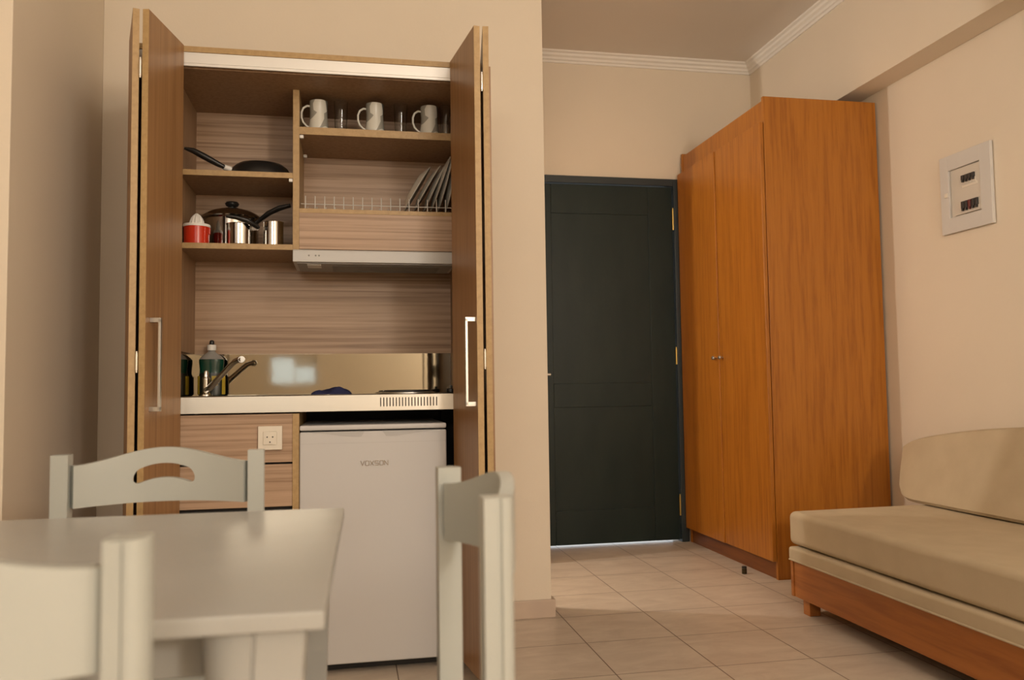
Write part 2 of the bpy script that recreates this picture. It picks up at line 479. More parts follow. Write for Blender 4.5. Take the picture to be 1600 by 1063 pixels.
b = B(); b.box(-.702, .492, YF + .002, YF + .022, 1.121, 1.159, .002); b.box(-.702, .492, YF + .004, YF + .012, 1.112, 1.121); b.build('track_rail', M_alu, k)
b = B(); b.box(-.1995, -.1765, SF, SB, .518, 1.11, .001); b.build('divider', M_edge, k)
# shelves: top board + front edge band
def shelf(x0, x1, z1, th, name='shelf', y0=SF):
    b = B(); b.box(x0, x1, y0 + .002, SB, z1 - th, z1, 0); s = b.build(name, M_int, k)
    b = B(); b.box(x0, x1, y0, y0 + .002, z1 - th, z1, .0005); b.build('edge_band', M_edge, s)
shelf(-.588, -.1995, .800, .020); shelf(-.588, -.1995, .536, .020)
shelf(-.1765, .412, .973, .028); shelf(-.1765, .412, .670, .016)
b = B(); b.box(-.1765, .412, SF, SF + .018, .520, .654, .001); b.build('hood_fascia', M_lamd, k)
for x, y, z in ((-.169, SF + .012, .938), (-.207, SF + .012, .774), (-.169, SF + .27, .938)):
    b = B(); b.box(x - .007, x + .007, y - .007, y + .007, z - .006, z + .006, .002); b.cyl((x, y, z + .004), .004, .004, seg=10); o = b.build('shelf_pin', M_whitep, k); o['label'] = 'white shelf support pin'
# lower part: partition beside the fridge, drawer fronts, plinth
b = B(); b.box(-.188, -.166, YF, 3.40, FL, -.072, .001); b.build('partition', M_edge, k)
b = B(); b.box(-.606, -.188, YF + .004, YF + .022, -.234, -.072, .001); b.build('drawer_front', M_lamd, k)
b = B(); b.box(-.606, -.188, YF + .004, YF + .022, -.382, -.241, .001); b.build('drawer_front', M_lamd, k)
b = B(); b.box(-.606, -.188, YF + .004, YF + .022, -.86, -.397, .001); b.build('cupboard_door', M_lamd, k)
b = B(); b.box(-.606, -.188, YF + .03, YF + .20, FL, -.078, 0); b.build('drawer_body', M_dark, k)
b = B(); b.box(.412, .430, YF + .03, 3.40, FL, -.072, 0); b.box(-.166, .412, 3.395, 3.404, FL + .08, -.075, 0); b.box(.36, .412, 3.30, 3.395, FL, -.078); b.build('fridge_bay_shade', M_dark, k)  # near-black blocks paint the dark void around the fridge

# folding doors: two leaves on each side
def leaf(name, p0, p1, th, side, handle=None, hinges=()):
    """vertical board from plan point p0 (near fold) to p1 (back), thickness th to the side given"""
    d = Vector((p1[0] - p0[0], p1[1] - p0[1])); d.normalize()
    n = Vector((-d.y, d.x)) * side
    ZB, ZT = -.905, 1.180
    bt = .0015
    a = [Vector(p0) + d * bt, Vector(p1), Vector(p1) + n * th, Vector(p0) + d * bt + n * th]
    b = B(); b.prism([tuple(q) for q in a], 'z', ZB, ZT, .0006, 1); o = b.build(name, M_lamv, k)
    b = B(); b.prism([tuple(q) for q in (Vector(p0), Vector(p0) + d * bt, Vector(p0) + d * bt + n * th, Vector(p0) + n * th)], 'z', ZB, ZT); b.build('edge_band', M_edge, o)
    return o, d, n
L1, d1, n1 = leaf('door_leaf', (-.599, 2.65), (-.546, 2.913), .019, 1)
L2, d2, n2 = leaf('door_leaf', (-.627, 2.655), (-.700, 2.912), .019, 1)
R1, e1, m1 = leaf('door_leaf', (.399, 2.604), (.359, 2.913), .020, -1)
R2, e2, m2 = leaf('door_leaf', (.428, 2.606), (.468, 2.912), .019, -1)
def pull(p, n, z0, z1, par):
    """square bow handle standing off the leaf face"""
    b = B()
    n3 = Vector((n[0], n[1], 0)); q = Vector((p[0], p[1], 0))
    t3 = Vector((-n3.y, n3.x, 0))
    M = Matrix((( n3.x, t3.x, 0, q.x), (n3.y, t3.y, 0, q.y), (0, 0, 1, 0), (0, 0, 0, 1)))
    b.box(0, .034, -.006, .006, z1 - .014, z1, .001, mat=M); b.box(0, .034, -.006, .006, z0, z0 + .014, .001, mat=M)
    b.box(.026, .034, -.006, .006, z0 + .004, z1 - .004, .001, mat=M)
    b.build('handle', M_satin, par)
pull((Vector((-.599, 2.65)) + d1 * .035)[:], tuple(-n1), -.052, .232, L1)
pull((Vector((.399, 2.604)) + e1 * .022)[:], tuple(-m1), -.052, .232, R1)
for par, x, y in ((L1, -.6225, 2.653), (R1, .4235, 2.606)):
    for z in (.995, .097, -.75):
        b = B(); b.cyl((x, y - .002, z - .026), .0042, .052, seg=12, bev=.001); b.cyl((x, y - .002, z - .032), .003, .064, seg=10); o = b.build('hinge', M_chrome, par); o['label'] = 'small bright hinge'

# ---- cooker hood
h = thing('range_hood', 'slim grey range hood under the short wooden panel', 'hood', (.10, 3.24, .472))
b = B(); b.prism([(SF - .012, .472), (SF - .012, .512), (SF - .008, .517), (3.37, .517), (3.37, .482), (3.33, .472)], 'x', -.1985, .398, .0015); b.build('body', M_hood, h)
b = B(); b.box(-.185, .385, SF + .004, 3.31, .468, .4725, .001); u = b.build('underside', M_hoodu, h)
b = B(); b.box(-.06, .34, SF + .05, 3.29, .4655, .469, .001); b.box(.02, .24, SF + .165, SF + .172, .463, .466, .001); b.build('filter', M_filter, u)
b = B(); b.box(-.15, -.10, SF + .02, SF + .10, .465, .4685, .001); b.build('lamp_cover', M_whitep, u)
for x in (-.142, -.118, -.106): 
    b = B(); b.cyl((x, SF - .0125, .495), .0032, .002, 'y', 12); b.build('button', M_filter, h)

# ---- steel worktop
wt = thing('worktop', 'stainless steel kitchenette worktop with raised steel backsplash above the fridge', 'worktop', (-.09, 3.16, -.069))
b = B(); b.prism([(YF - .001, -.067), (YF + .0005, -.012), (YF + .005, -.0095), (SB - .002, -.0105), (SB - .002, -.022), (YF + .012, -.022), (YF + .010, -.067)], 'x', -.586, .410, .001); b.build('top', M_steel, wt)
b = B(); b.box(-.586, .410, SB - .004, SB - .001, -.0105, .152, .0008); b.box(-.586, -.583, YF + .02, SB - .004, -.0105, .152, .0008); b.build('backsplash', M_splash, wt)
for i in range(19):
    x = .107 + i * .01075
    b = B(); b.box(x - .0016, x + .0016, YF - .003, YF + .003, -.053, -.022, .0007, 1); b.build('vent_slot', M_groove, wt)
b = B(); b.lathe((-.22, 3.17, -.0105), [(.005, -.010), (.13, -.010), (.15, .0005), (.156, .0015), (.158, 0)], 40, sy=.9); b.build('sink', M_steel, wt)
hb = thing('hotplate', 'black electric hotplate set in the right end of the steel worktop', 'hotplate', (.215, 3.17, -.0095))
b = B(); b.lathe((.215, 3.17, -.0095), [(.104, 0), (.104, .004), (.098, .006), (.092, .004)], 40); b.build('ring', M_satin, hb)
b = B(); b.lathe((.215, 3.17, -.0095), [(.0905, 0), (.0905, .010), (.087, .013), (.03, .013), (.027, .011), (.002, .011)], 40); b.build('plate', M_hob, hb)
kn = thing('control_knob', 'small black control knob at the right end of the steel worktop', 'knob', (.376, 3.12, -.0095))
b = B(); b.cyl((.376, 3.12, -.0095), .017, .016, bev=.003); b.build('dial', M_black, kn)
b = B(); b.box(.372, .380, 3.102, 3.138, .0065, .018, .002); b.build('grip', M_black, kn)

# ---- tap
t = thing('kitchen_tap', 'chrome kitchen tap with long slanting spout at the left of the worktop', 'tap', (-.527, 3.29, -.0095))
b = B(); b.lathe((-.527, 3.29, -.0095), [(.024, 0), (.024, .006), (.017, .010), (.0135, .014), (.0135, .060), (.015, .062), (.015, .066), (.0105, .072), (.0095, .090), (.006, .096), (.001, .097)], 24); b.build('body', M_chrome, t)
b = B(); b.tube([(-.527, 3.288, .012), (-.508, 3.27, .022), (-.47, 3.245, .062), (-.432, 3.222, .100), (-.415, 3.212, .116), (-.398, 3.20, .123), (-.388, 3.196, .1235)], [.0115, .012, .011, .0105, .0105, .011, .012], 16); b.build('spout', M_chrome, t)
b = B(); b.cyl((-.388, 3.188, .1235), .013, .018, 'y', 20, .002); b.build('nozzle', M_satin, t)

# ---- soap bottle
s = thing('soap_bottle', 'dark green washing-up liquid bottle with white cap behind the tap', 'bottle', (-.517, 3.352, -.0095))
cx, cy, z0 = -.517, 3.352, -.0095
b = B(); b.lathe((cx, cy, z0), [(.044, 0), (.049, .006), (.050, .03), (.048, .07), (.0435, .088)], 36, sy=.55); b.build('lower_body', M_blackb, s)
b = B(); b.lathe((cx, cy, z0), [(.0435, .088), (.043, .10), (.046, .128), (.046, .140)], 36, sy=.55); o = b.build('shoulder_band', M_greenb, s)
b = B(); b.lathe((cx, cy, z0), [(.045, .140), (.036, .152), (.016, .166), (.011, .174), (.011, .180)], 28, sy=.7); o = b.build('neck', plain('clear_soap_neck', lin(.30, .29, .27), .15), s); o['label'] = 'clear tapering neck'
b = B(); b.cyl((cx, cy, z0 + .174), .0165, .022, bev=.002); o = b.build('cap', M_whitep, s); o['label'] = 'white screw cap'
b = B(); b.lathe((cx, cy, z0 + .196), [(.008, 0), (.009, .004), (.009, .012), (.006, .017), (.001, .018)], 16); o = b.build('spout_tip', M_black, s); o['label'] = 'black spout tip'
def oval_patch(a0, a1, r, zlo, zhi, sy):
    b = B(); secs = []
    n = 10
    for i in range(n + 1):
        a = a0 + (a1 - a0) * i / n
        ci, si = math.cos(a), math.sin(a)
        secs.append([(cx + ci * r, cy + si * r * sy, z0 + zlo), (cx + ci * (r + .001), cy + si * (r + .001) * sy - .0003, z0 + zlo), (cx + ci * (r + .001), cy + si * (r + .001) * sy - .0003, z0 + zhi), (cx + ci * r, cy + si * r * sy, z0 + zhi)])
    b.loft(secs); return b
oval_patch(-PI * .98, -PI * .80, .0500, .006, .076, .56).build('label_edge', M_yel, s)
oval_patch(-PI * .20, -PI * .02, .0500, .006, .076, .56).build('label_edge', M_yel, s)
oval_patch(-PI * .47, -PI * .33, .0503, .040, .076, .57).build('label_emblem', M_yel, s)
# ---- cloth
b = B()
t2 = bmesh.new()
nx, ny = 24, 12
for side in (0, 1):
    pass
rows = []
for j in range(ny + 1):
    r_ = []
    for i in range(nx + 1):
        u, v = i / nx, j / ny
        x = -.136 + .142 * u + .004 * math.sin(9 * v); y = 3.16 + .085 * v + .005 * math.sin(7 * u)
        e = min(1, 6 * min(u, 1 - u, v, 1 - v) + .02)
        z = -.0085 + (.013 + .010 * math.exp(-((u - .68) / .16) ** 2) + .004 * math.sin(11 * u + 4 * v) + .003 * math.sin(17 * v)) * e ** .6
        r_.append(t2.verts.new((x, y, z)))
    rows.append(r_)
for j in range(ny):
    for i in range(nx):
        t2.faces.new((rows[j][i], rows[j][i + 1], rows[j + 1][i + 1], rows[j + 1][i]))
bot = bmesh.ops.extrude_edge_only(t2, edges=[e for e in t2.edges if e.is_boundary])
for v in [g for g in bot['geom'] if isinstance(g, bmesh.types.BMVert)]: v.co.z = -.0095
b._merge(t2)
single(b, 'dish_cloth', M_blue, 'crumpled navy blue dish cloth lying on the steel worktop', 'cloth')

# ---- power socket on the upper drawer front
ps = thing('power_socket', 'square cream power socket on the drawer front left of the fridge', 'socket', (-.261, YF + .002, -.192))
b = B(); b.box(-.300, -.221, YF - .007, YF + .004, -.192, -.112, .003); b.build('plate', M_socket, ps)
b = B(); b.box(-.283, -.238, YF - .010, YF - .006, -.175, -.130, .003); b.build('insert', M_socket, ps)
b = B(); b.lathe((-.2605, YF - .0105, -.1525), [(.0205, 0), (.0205, .003), (.0185, .003), (.0185, 0)], 32, Matrix.Rotation(-PI / 2, 4, 'X'), cap=False); b.build('well_ring', M_recess, ps)
for dx, dz in ((-.009, .004), (.009, .004), (0, -.013)):
    b = B(); b.cyl((-.2605 + dx, YF - .0108, -.1525 + dz), .0024, .002, 'y', 12); b.build('contact_hole', M_groove, ps)

# ---- fridge
fr = thing('fridge', 'small white undercounter fridge below the steel worktop', 'fridge', (.08, 3.13, FL))
FX0, FX1, FY = -.1645, .333, 2.905
b = B(); b.box(FX0 + .004, FX1 - .004, FY + .05, 3.38, -.915, -.134, .004); b.build('body', M_white, fr)
b = B(); b.box(FX0, FX1, FY, 3.38, -.131, -.113, .005); b.build('top_lid', M_white, fr)
# door with the shade of curved grip recesses painted along its top
b = B()
pts = [(FX0, -.913), (FX1, -.913), (FX1, -.1355)]
for i in range(13):
    a = i / 12; pts.append((.128 - .052 * a, -.1355 - .017 * (1 - (1 - 0.0) * 0) * math.sin(0)) if False else (.128 - .055 * a, -.1355 - .018 * (1 - a) ** 2 * 0))
pts = [(FX0, -.913), (FX1, -.913), (FX1, -.1355), (FX0, -.1355)]
b.prism(pts, 'y', FY, FY + .046, .006, 3); dr = b.build('door', M_white, fr)
def recess(xa, xb, deep):
    pts = []
    n = 14
    for i in range(n + 1):
        u = i / n
        pts.append((xa + (xb - xa) * u, -.1375 - deep * (math.sin(PI * .5 * u) ** 1.3)))
    pts += [(xb + (.012 if xb > xa else -.012), -.1375)]
    return pts
M_grip = plain('fridge_grip_shade', lin(.44, .43, .425), .5)  # darker door white paints the shade of grips and seam
for xa, xb in ((-.12, .040), (.285, .125)):
    b = B(); b.prism(recess(xa, xb, .017), 'y', FY - .0012, FY + .004); b.build('grip_recess_shade', M_grip, dr)
b = B(); b.box(FX0 + .001, FX1 - .001, FY - .0006, FY + .004, -.1755, -.1745, 0); b.build('seam', M_grip, dr)
b = B(); b.box(FX0 + .02, FX1 - .02, FY + .06, FY + .08, FL + .004, -.915, 0); b.build('kick_plate', M_dark, fr)
for x in (FX0 + .05, FX1 - .05):
    for y in (FY + .09, 3.34):
        b = B(); b.cyl((x, y, FL), .016, .036, seg=16); b.build('foot', M_black, fr)
# brand lettering VOXSON in chrome strokes
def letters():
    Lw, Lh, st = .0118, .0150, .0021
    def bar(b, p, q, x0, z0):
        p = Vector((x0 + p[0] * Lw, 0, z0 + p[1] * Lh)); q = Vector((x0 + q[0] * Lw, 0, z0 + q[1] * Lh))
        d = q - p; ang = math.atan2(d.z, d.x)
        M = Matrix.Translation(Vector((p.x, FY - .002, p.z))) @ Matrix.Rotation(-ang, 4, 'Y')
        b.box(-st * .4, d.length + st * .4, -.0012, .003, -st / 2, st / 2, .0004, 1, mat=M)
    O = [((.1, 0), (.9, 0)), ((1, .1), (1, .9)), ((.9, 1), (.1, 1)), ((0, .9), (0, .1))]
    G = {'V': [((0, 1), (.5, 0)), ((.5, 0), (1, 1))], 'O': O, 'X': [((0, 0), (1, 1)), ((0, 1), (1, 0))],
         'S': [((0, .05), (.95, 0)), ((1, .05), (1, .5)), ((1, .5), (0, .5)), ((0, .5), (0, .95)), ((.05, 1), (1, .95))],
         'N': [((0, 0), (0, 1)), ((0, 1), (1, 0)), ((1, 0), (1, 1))]}
    for i, ch in enumerate('VOXSON'):
        b = B()
        for p, q in G[ch]: bar(b, p, q, .0385 + i * .0160, -.2525)
        o = b.build('badge_letter', M_badge, dr); o['label'] = 'raised chrome letter ' + ch
letters()

# ================================================================== things on the shelves
# mugs
ZS = .973
mug = thing('mug', 'grey and white patterned mug at the left end of the top shelf', 'mug', (-.109, 3.135, ZS), group='patterned mugs on the top shelf')
b = B(); b.lathe((0, 0, 0), [(.031, 0), (.0355, .003), (.0360, .012), (.0325, .045), (.0315, .07), (.0335, .104), (.0335, .110), (.0315, .111), (.0305, .107), (.0295, .07), (.030, .045), (.032, .010), (.001, .008)], 40); b.build('cup', M_mug, mug, local=True)
b = B(); b.tube([(-.030, 0, .092), (-.042, 0, .094), (-.056, 0, .085), (-.0625, 0, .068), (-.0625, 0, .048), (-.056, 0, .030), (-.044, 0, .017), (-.033, 0, .012)], .0040, 12, sx=1.3); b.build('handle', M_mugw, mug, local=True)
for x, lab in ((.098, 'grey and white patterned mug in the middle of the top shelf'), (.304, 'grey and white patterned mug on the top shelf nearest the right door')):
    c = copy_tree(mug); c.location.x = x; c['label'] = lab
# glasses
gl = B(); gl.lathe((-.028, 3.150, ZS), [(.021, 0), (.022, .004), (.0262, .118), (.0262, .120), (.0248, .120), (.0208, .010), (.001, .009)], 32)
g1 = single(gl, 'drinking_glass', M_glass, 'clear drinking glass beside the leftmost mug on the top shelf', 'glass', 'drinking glasses on the top shelf')
for x, lab in ((.196, 'clear drinking glass between the middle mug and the rightmost mug on the top shelf'), (.371, 'clear drinking glass at the right end of the top shelf')):
    c = copy_tree(g1); c.location.x = x; c['label'] = lab
# frying pan, upside down
fp = thing('frying_pan', 'black frying pan upside down on the upper left shelf', 'pan', (-.325, 3.205, .800))
b = B(); b.lathe((-.325, 3.215, .800), [(.112, 0), (.114, .003), (.112, .016), (.102, .038), (.086, .052), (.05, .058), (.001, .058)], 48); b.build('bowl', M_nonstick, fp)
b = B(); b.tube([(-.428, 3.165, .824), (-.449, 3.150, .828)], [.011, .010], 12, sx=1.2); o = b.build('ferrule', M_whitep, fp); o['label'] = 'bright metal ferrule at handle root'
b = B(); b.tube([(-.447, 3.151, .828), (-.470, 3.145, .838), (-.515, 3.138, .861), (-.553, 3.134, .880), (-.582, 3.132, .887)], [.010, .0135, .0155, .0135, .006], 14, sy=.75); b.build('handle', M_black, fp)
# citrus juicer
cj = thing('citrus_juicer', 'red citrus juicer with white reamer top on the lower left shelf', 'juicer', (-.540, 3.145, .536))
b = B(); b.lathe((-.540, 3.145, .536), [(.042, 0), (.044, .003), (.045, .064), (.0455, .066), (.042, .066), (.041, .006), (.001, .005)], 36); b.box(-.497, -.493, 3.135, 3.155, .575, .600, .002); b.build('cup', M_red, cj)
b = B(); b.lathe((-.540, 3.145, .6005), [(.047, 0), (.048, .006), (.046, .010), (.027, .012), (.025, .014)], 36)
secs = []
for z, r in ((.012, .0245), (.022, .0235), (.034, .019), (.044, .012), (.051, .004)):
    secs.append([(-.540 + math.cos(2 * PI * i / 48) * r * (1 + .07 * math.cos(12 * 2 * PI * i / 48)), 3.145 + math.sin(2 * PI * i / 48) * r * (1 + .07 * math.cos(12 * 2 * PI * i / 48)), .6005 + z) for i in range(48)])
b.loft(secs); o = b.build('reamer', M_whitep, cj); o['label'] = 'white ribbed reamer'
# big pot with lid
pt = thing('cooking_pot', 'large steel cooking pot with glass-dark lid behind the small saucepan', 'pot', (-.437, 3.287, .536))
pt['label'] = 'large steel cooking pot with domed lid, at the back of the lower left shelf'
b = B(); b.lathe((-.437, 3.287, .536), [(.094, 0), (.098, .004), (.099, .118), (.103, .122), (.097, .124), (.095, .01), (.001, .008)], 48); b.build('body', M_pot, pt)
b = B(); b.lathe((-.437, 3.287, .658), [(.111, 0), (.113, .004), (.110, .010), (.095, .022), (.075, .032), (.045, .041), (.02, .044), (.001, .044)], 48); ld = b.build('lid', M_pot, pt)
b = B(); b.lathe((-.437, 3.287, .700), [(.012, 0), (.012, .008), (.022, .013), (.026, .022), (.022, .028), (.001, .030)], 28); b.build('knob', M_black, ld)
b = B(); b.tube([(-.345, 3.245, .640), (-.325, 3.232, .655), (-.295, 3.215, .675), (-.255, 3.20, .692), (-.215, 3.19, .701)], [.008, .010, .0125, .013, .010], 14, sy=.7); b.build('handle', M_black, pt)
# small saucepan
sp = thing('saucepan', 'small steel saucepan with black handle in front of the large pot', 'saucepan', (-.390, 3.143, .536))
b = B(); b.lathe((-.390, 3.143, .536), [(.043, 0), (.046, .003), (.0465, .076), (.049, .079), (.0455, .080), (.044, .006), (.001, .005)], 40); b.build('body', M_pot, sp)
b = B(); b.tube([(-.343, 3.132, .600), (-.327, 3.125, .600)], .0085, 12, sx=1.2); o = b.build('ferrule', M_whitep, sp); o['label'] = 'bright ferrule where the handle meets the pan'
b = B(); b.tube([(-.325, 3.120, .601), (-.335, 3.098, .607), (-.36, 3.086, .619), (-.395, 3.080, .628), (-.43, 3.080, .632)], [.007, .0085, .0085, .0075, .005], 12, sx=1.3); b.build('handle', M_black, sp)
# little steel pot
mp_ = thing('coffee_pot', 'narrow small steel pot beside the divider on the lower left shelf', 'pot', (-.272, 3.142, .536))
b = B(); b.lathe((-.272, 3.142, .536), [(.034, 0), (.036, .003), (.036, .086), (.038, .089), (.0355, .090), (.0345, .006), (.001, .005)], 36); b.build('body', M_pot, mp_)

# dish rack
rk = thing('dish_rack', 'chrome wire dish rack on the shelf above the range hood', 'dish rack', (.11, 3.21, .670))
for y in (3.115, 3.30):
    b = B(); b.tube([(-.172, y, .692), (.405, y, .692)], .0018, 8); b.tube([(-.172, y, .6725), (.405, y, .6725)], .0018, 8); b.build('rail', M_wire, rk)
for i in range(17):
    x = -.156 + i * .0345
    for y in (3.1125, 3.2975):
        b = B(); b.tube([(x, y, .672), (x, y, .712), (x, y + .004, .722)], .002, 8); b.build('prong', M_wire, rk)
# plates leaning in the rack
plates = [((.205, .697), (.309, .875), .100, .0085), ((.243, .697), (.349, .882), .100, .003), ((.281, .697), (.368, .886), .100, .003), ((.308, .697), (.386, .918), .113, .003), ((.335, .697), (.393, .918), .113, .003), ((.3655, .697), (.4035, .885), .100, .003)]
labs = ['deep pale plate leaning leftmost in the dish rack', 'pale plate, second from the left in the dish rack', 'pale plate, third from the left in the dish rack', 'large pale plate, fourth from the left in the dish rack', 'large pale plate, fifth from the left in the dish rack', 'pale plate nearest the right door in the dish rack']
for (bx_, tx_, r, dp), lab in zip(plates, labs):
    c = Vector(((bx_[0] + tx_[0]) / 2, 3.215, (bx_[1] + tx_[1]) / 2))
    up = Vector((tx_[0] - bx_[0], 0, tx_[1] - bx_[1])).normalized()
    nrm = Vector((up.z, 0, -up.x))            # eating side looks to the right
    M = Matrix((( up.x, 0, nrm.x, 0), (up.y, 1, nrm.y, 0), (up.z, 0, nrm.z, 0), (0, 0, 0, 1)))
    R_ = (Vector((tx_[0], 0, tx_[1])) - Vector((bx_[0], 0, bx_[1]))).length / 2
    b = B(); b.lathe(c, [(.001, -.004 - dp), (R_ * .58, -.004 - dp), (R_ * .64, -.002 - dp * .8), (R_ * .97, .004), (R_, .006), (R_ * .985, .0085), (R_ * .63, .002 - dp * .6), (R_ * .58, -.001 - dp * .7), (.001, -.001 - dp * .7)], 56, M)
    o = b.build('plate', M_plate); tag(o, lab, 'plate', 'plates in the dish rack')

# ================================================================== wardrobe
wd = thing('wardrobe', 'tall orange oak two-door wardrobe standing beside the dark entrance door', 'wardrobe', (2.37, 4.33, FL))
WX, WY0, WY1 = 2.052, 3.803, 4.868
b = B(); b.box(WX + .004, 2.688, WY0, WY0 + .02, FL, 1.463, .0015); b.build('side_panel', M_ward, wd)
b = B(); b.box(WX + .004, 2.688, WY1 - .02, WY1, FL, 1.463, .0015); b.build('side_panel', M_ward, wd)
b = B(); b.box(WX + .01, 2.688, WY0 + .02, WY1 - .02, 1.30, 1.318, 0); b.box(2.67, 2.688, WY0 + .02, WY1 - .02, FL + .09, 1.318, 0); b.box(WX + .03, 2.688, WY0 + .02, WY1 - .02, -.87, -.852, 0); b.build('carcass', M_ward, wd)
b = B(); b.box(WX + .010, WX + .028, WY0 + .02, WY1 - .02, 1.320, 1.447, .001); b.build('frieze', M_ward, wd)
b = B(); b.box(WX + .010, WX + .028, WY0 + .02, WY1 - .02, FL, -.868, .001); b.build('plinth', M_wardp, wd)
SEAM = 4.335
for ya, yb, ky in ((WY0 + .004, SEAM - .0015, SEAM - .035), (SEAM + .0015, WY1 - .004, SEAM + .035)):
    off = .006 if ya > SEAM else 0.0
    b = B(); b.box(WX - .018 - off, WX + .002 - off, ya, yb, -.862, 1.330, .002); dd = b.build('door', M_ward, wd)
    b = B(); b.lathe((WX - .018 - off, ky, .160), [(.004, 0), (.005, .010), (.010, .014), (.012, .020), (.009, .026), (.001, .028)], 20, Matrix.Rotation(-PI / 2, 4, 'Y')); b.build('knob', M_satin, dd)
ds = thing('door_stop', 'small dark rubber door stop on the tiles before the wardrobe plinth', 'door stop', (1.964, 3.976, FL))
b = B(); b.cyl((1.964, 3.976, FL), .0125, .028, bev=.002); b.build('post', plain('dark_bronze', lin(.05, .035, .012), .35, .5), ds)
b = B(); b.cyl((1.964, 3.976, FL + .028), .0125, .010, bev=.003); b.build('rubber_cap', M_black, ds)

# ================================================================== sofa bed
sf = thing('sofa_bed', 'low red oak sofa bed frame under the beige mattresses against the right wall', 'sofa bed', (2.26, 2.3, FL))
SX0, SX1, SY0, SY1 = 1.833, 2.675, 1.25, 3.275
b = B(); b.box(SX0, SX0 + .022, SY0 + .02, SY1 - .02, -.884, -.736, .003); b.build('front_rail', M_sofaw, sf)
b = B(); b.box(SX1 - .022, SX1, SY0 + .02, SY1 - .02, -.884, -.736, .003); b.build('back_rail', M_sofaw, sf)
for ya in (SY0, SY1 - .02):
    b = B(); b.box(SX0 - .006, SX1, ya, ya + .02, -.884, -.736, .004); b.build('end_board', M_sofaw, sf)
b = B(); b.box(SX0 + .02, SX1 - .02, SY0 + .02, SY1 - .02, -.77, -.740, 0); b.build('slat_base', M_sofaw, sf)
for x in (SX0 + .022, SX1 - .075):
    for y in (SY0 + .04, SY1 - .095):
        b = B(); b.box(x, x + .05, y, y + .05, FL, -.79, .003); b.build('leg', M_sofaw, sf)
def cushion(x0, x1, y0, y1, z0, z1, r, bulge):
    b = B(); b.box(x0, x1, y0, y1, z0, z1, r, 5)
    bmesh.ops.subdivide_edges(b.bm, edges=[e for e in b.bm.edges if e.calc_length() > .3], cuts=14, use_grid_fill=True)
    for v in b.bm.verts:
        u = (v.co.x - x0) / (x1 - x0); w_ = (v.co.y - y0) / (y1 - y0)
        k_ = 16 * u * (1 - u) * w_ * (1 - w_)
        if v.co.z > (z0 + z1) / 2: v.co.z += bulge * max(0, k_) ** .5 + .0015 * math.sin(9 * v.co.y + 4 * v.co.x)
    return b
b = cushion(SX0 - .012, 2.66, SY0, SY1 + .004, -.735, -.677, .012, 0.0)
b.tube([(SX0 - .012, SY0 + .012, -.730), (SX0 - .012, SY1 - .006, -.730)], .004, 8)
single(b, 'lower_mattress', M_sofa, 'thin beige mattress lying on the wooden sofa bed frame', 'mattress')
b = cushion(SX0 + .006, 2.655, SY0, SY1 + .03, -.674, -.534, .026, .002)
single(b, 'seat_mattress', M_sofa, 'thick beige seat mattress on top of the sofa bed', 'mattress')
# back cushion: wedge section leaning on the wall, its top rising away from the wardrobe
secs = []
def zt(y): 
    u = (3.555 - y)
    return -.274 + .122 * (1 - math.exp(-u / .5)) + .004 * math.sin(5 * y)
N = 40
for i in range(N + 1):
    y = 1.3 + (3.555 - 1.3) * i / N
    tt = zt(y); e = min(1, (N - i) / 2.5) ** .5 if i > N - 3 else 1.0
    in_ = .012 * (1 - e)
    xb, zb = 2.455 + in_, -.5275 + in_
    lean = .10
    sec = []
    prof = [(xb + .012, zb), (xb, zb + .014), (xb + .012, zb + .06), (xb + lean * .6, (zb + tt) / 2 + .02), (xb + lean, tt - .03 - in_), (xb + lean + .012, tt - .008 - in_), (xb + lean + .035, tt - in_), (2.655 - in_, tt - .004 - in_), (2.672 - in_, tt - .02 - in_), (2.672 - in_, zb + .02), (2.66 - in_, zb)]
    for x, z in prof:
        # end of the cushion leans back a little with height
        sec.append((x, y - (.150 * (1 - (z - zb) / max(.05, tt - zb)) if i > N - 6 else 0) * ((i - (N - 6)) / 6 if i > N - 6 else 0), z))
    secs.append(sec)
b = B(); b.loft(secs)
single(b, 'back_cushion', M_sofa, 'long beige backrest cushion leaning on the right wall above the mattress', 'cushion')

# ================================================================== fuse box
fb = thing('fuse_box', 'white fuse box set into the right wall above the sofa bed', 'fuse box', (2.69, 3.19, .678))
XW = 2.699
b = B()
oy0, oy1, oz0, oz1 = 3.036, 3.345, .678, 1.035
iy0, iy1, iz0, iz1 = 3.100, 3.290, .748, .965
xf = 2.683
b.box(xf, XW, oy0, iy0, oz0, oz1, .003); b.box(xf, XW, iy1, oy1, oz0, oz1, .003); b.box(xf, XW, iy0 - .002, iy1 + .002, oz0, iz0, .003); b.box(xf, XW, iy0 - .002, iy1 + .002, iz1, oz1, .003)
b.build('frame', M_fbox, fb)
b = B(); b.box(XW - .004, XW, iy0, iy1, iz0, iz1); b.box(XW - .012, XW - .003, iy0, iy1 - .03, iz0 + .005, iz1 - .005, .001); b.build('recess_plate', M_recess, fb)
def breakers(y0, n, z0, z1, mats):
    for i in range(n):
        yy = y0 - i * .0205
        b = B(); b.box(XW - .016, XW - .010, yy - .0195, yy, z0 - .014, z1 + .004, .001); br_ = b.build('breaker', M_recess, fb)
        b = B(); b.box(XW - .024, XW - .0155, yy - .0185, yy - .002, z0 + .008, z1, .0015); b.box(XW - .026, XW - .0155, yy - .0135, yy - .006, z0 - .003, z0 + .010, .0015); b.build('toggle', mats[i % len(mats)], br_)
breakers(3.206, 4, .893, .922, [M_fuse])
breakers(3.212, 5, .766, .806, [M_fuse, M_fuse, M_redsw, M_fuse, M_fuse])
b = B(); b.box(XW - .0135, XW - .0115, 3.118, 3.210, .868, .882, .0005); b.build('label_strip', M_socket, fb)
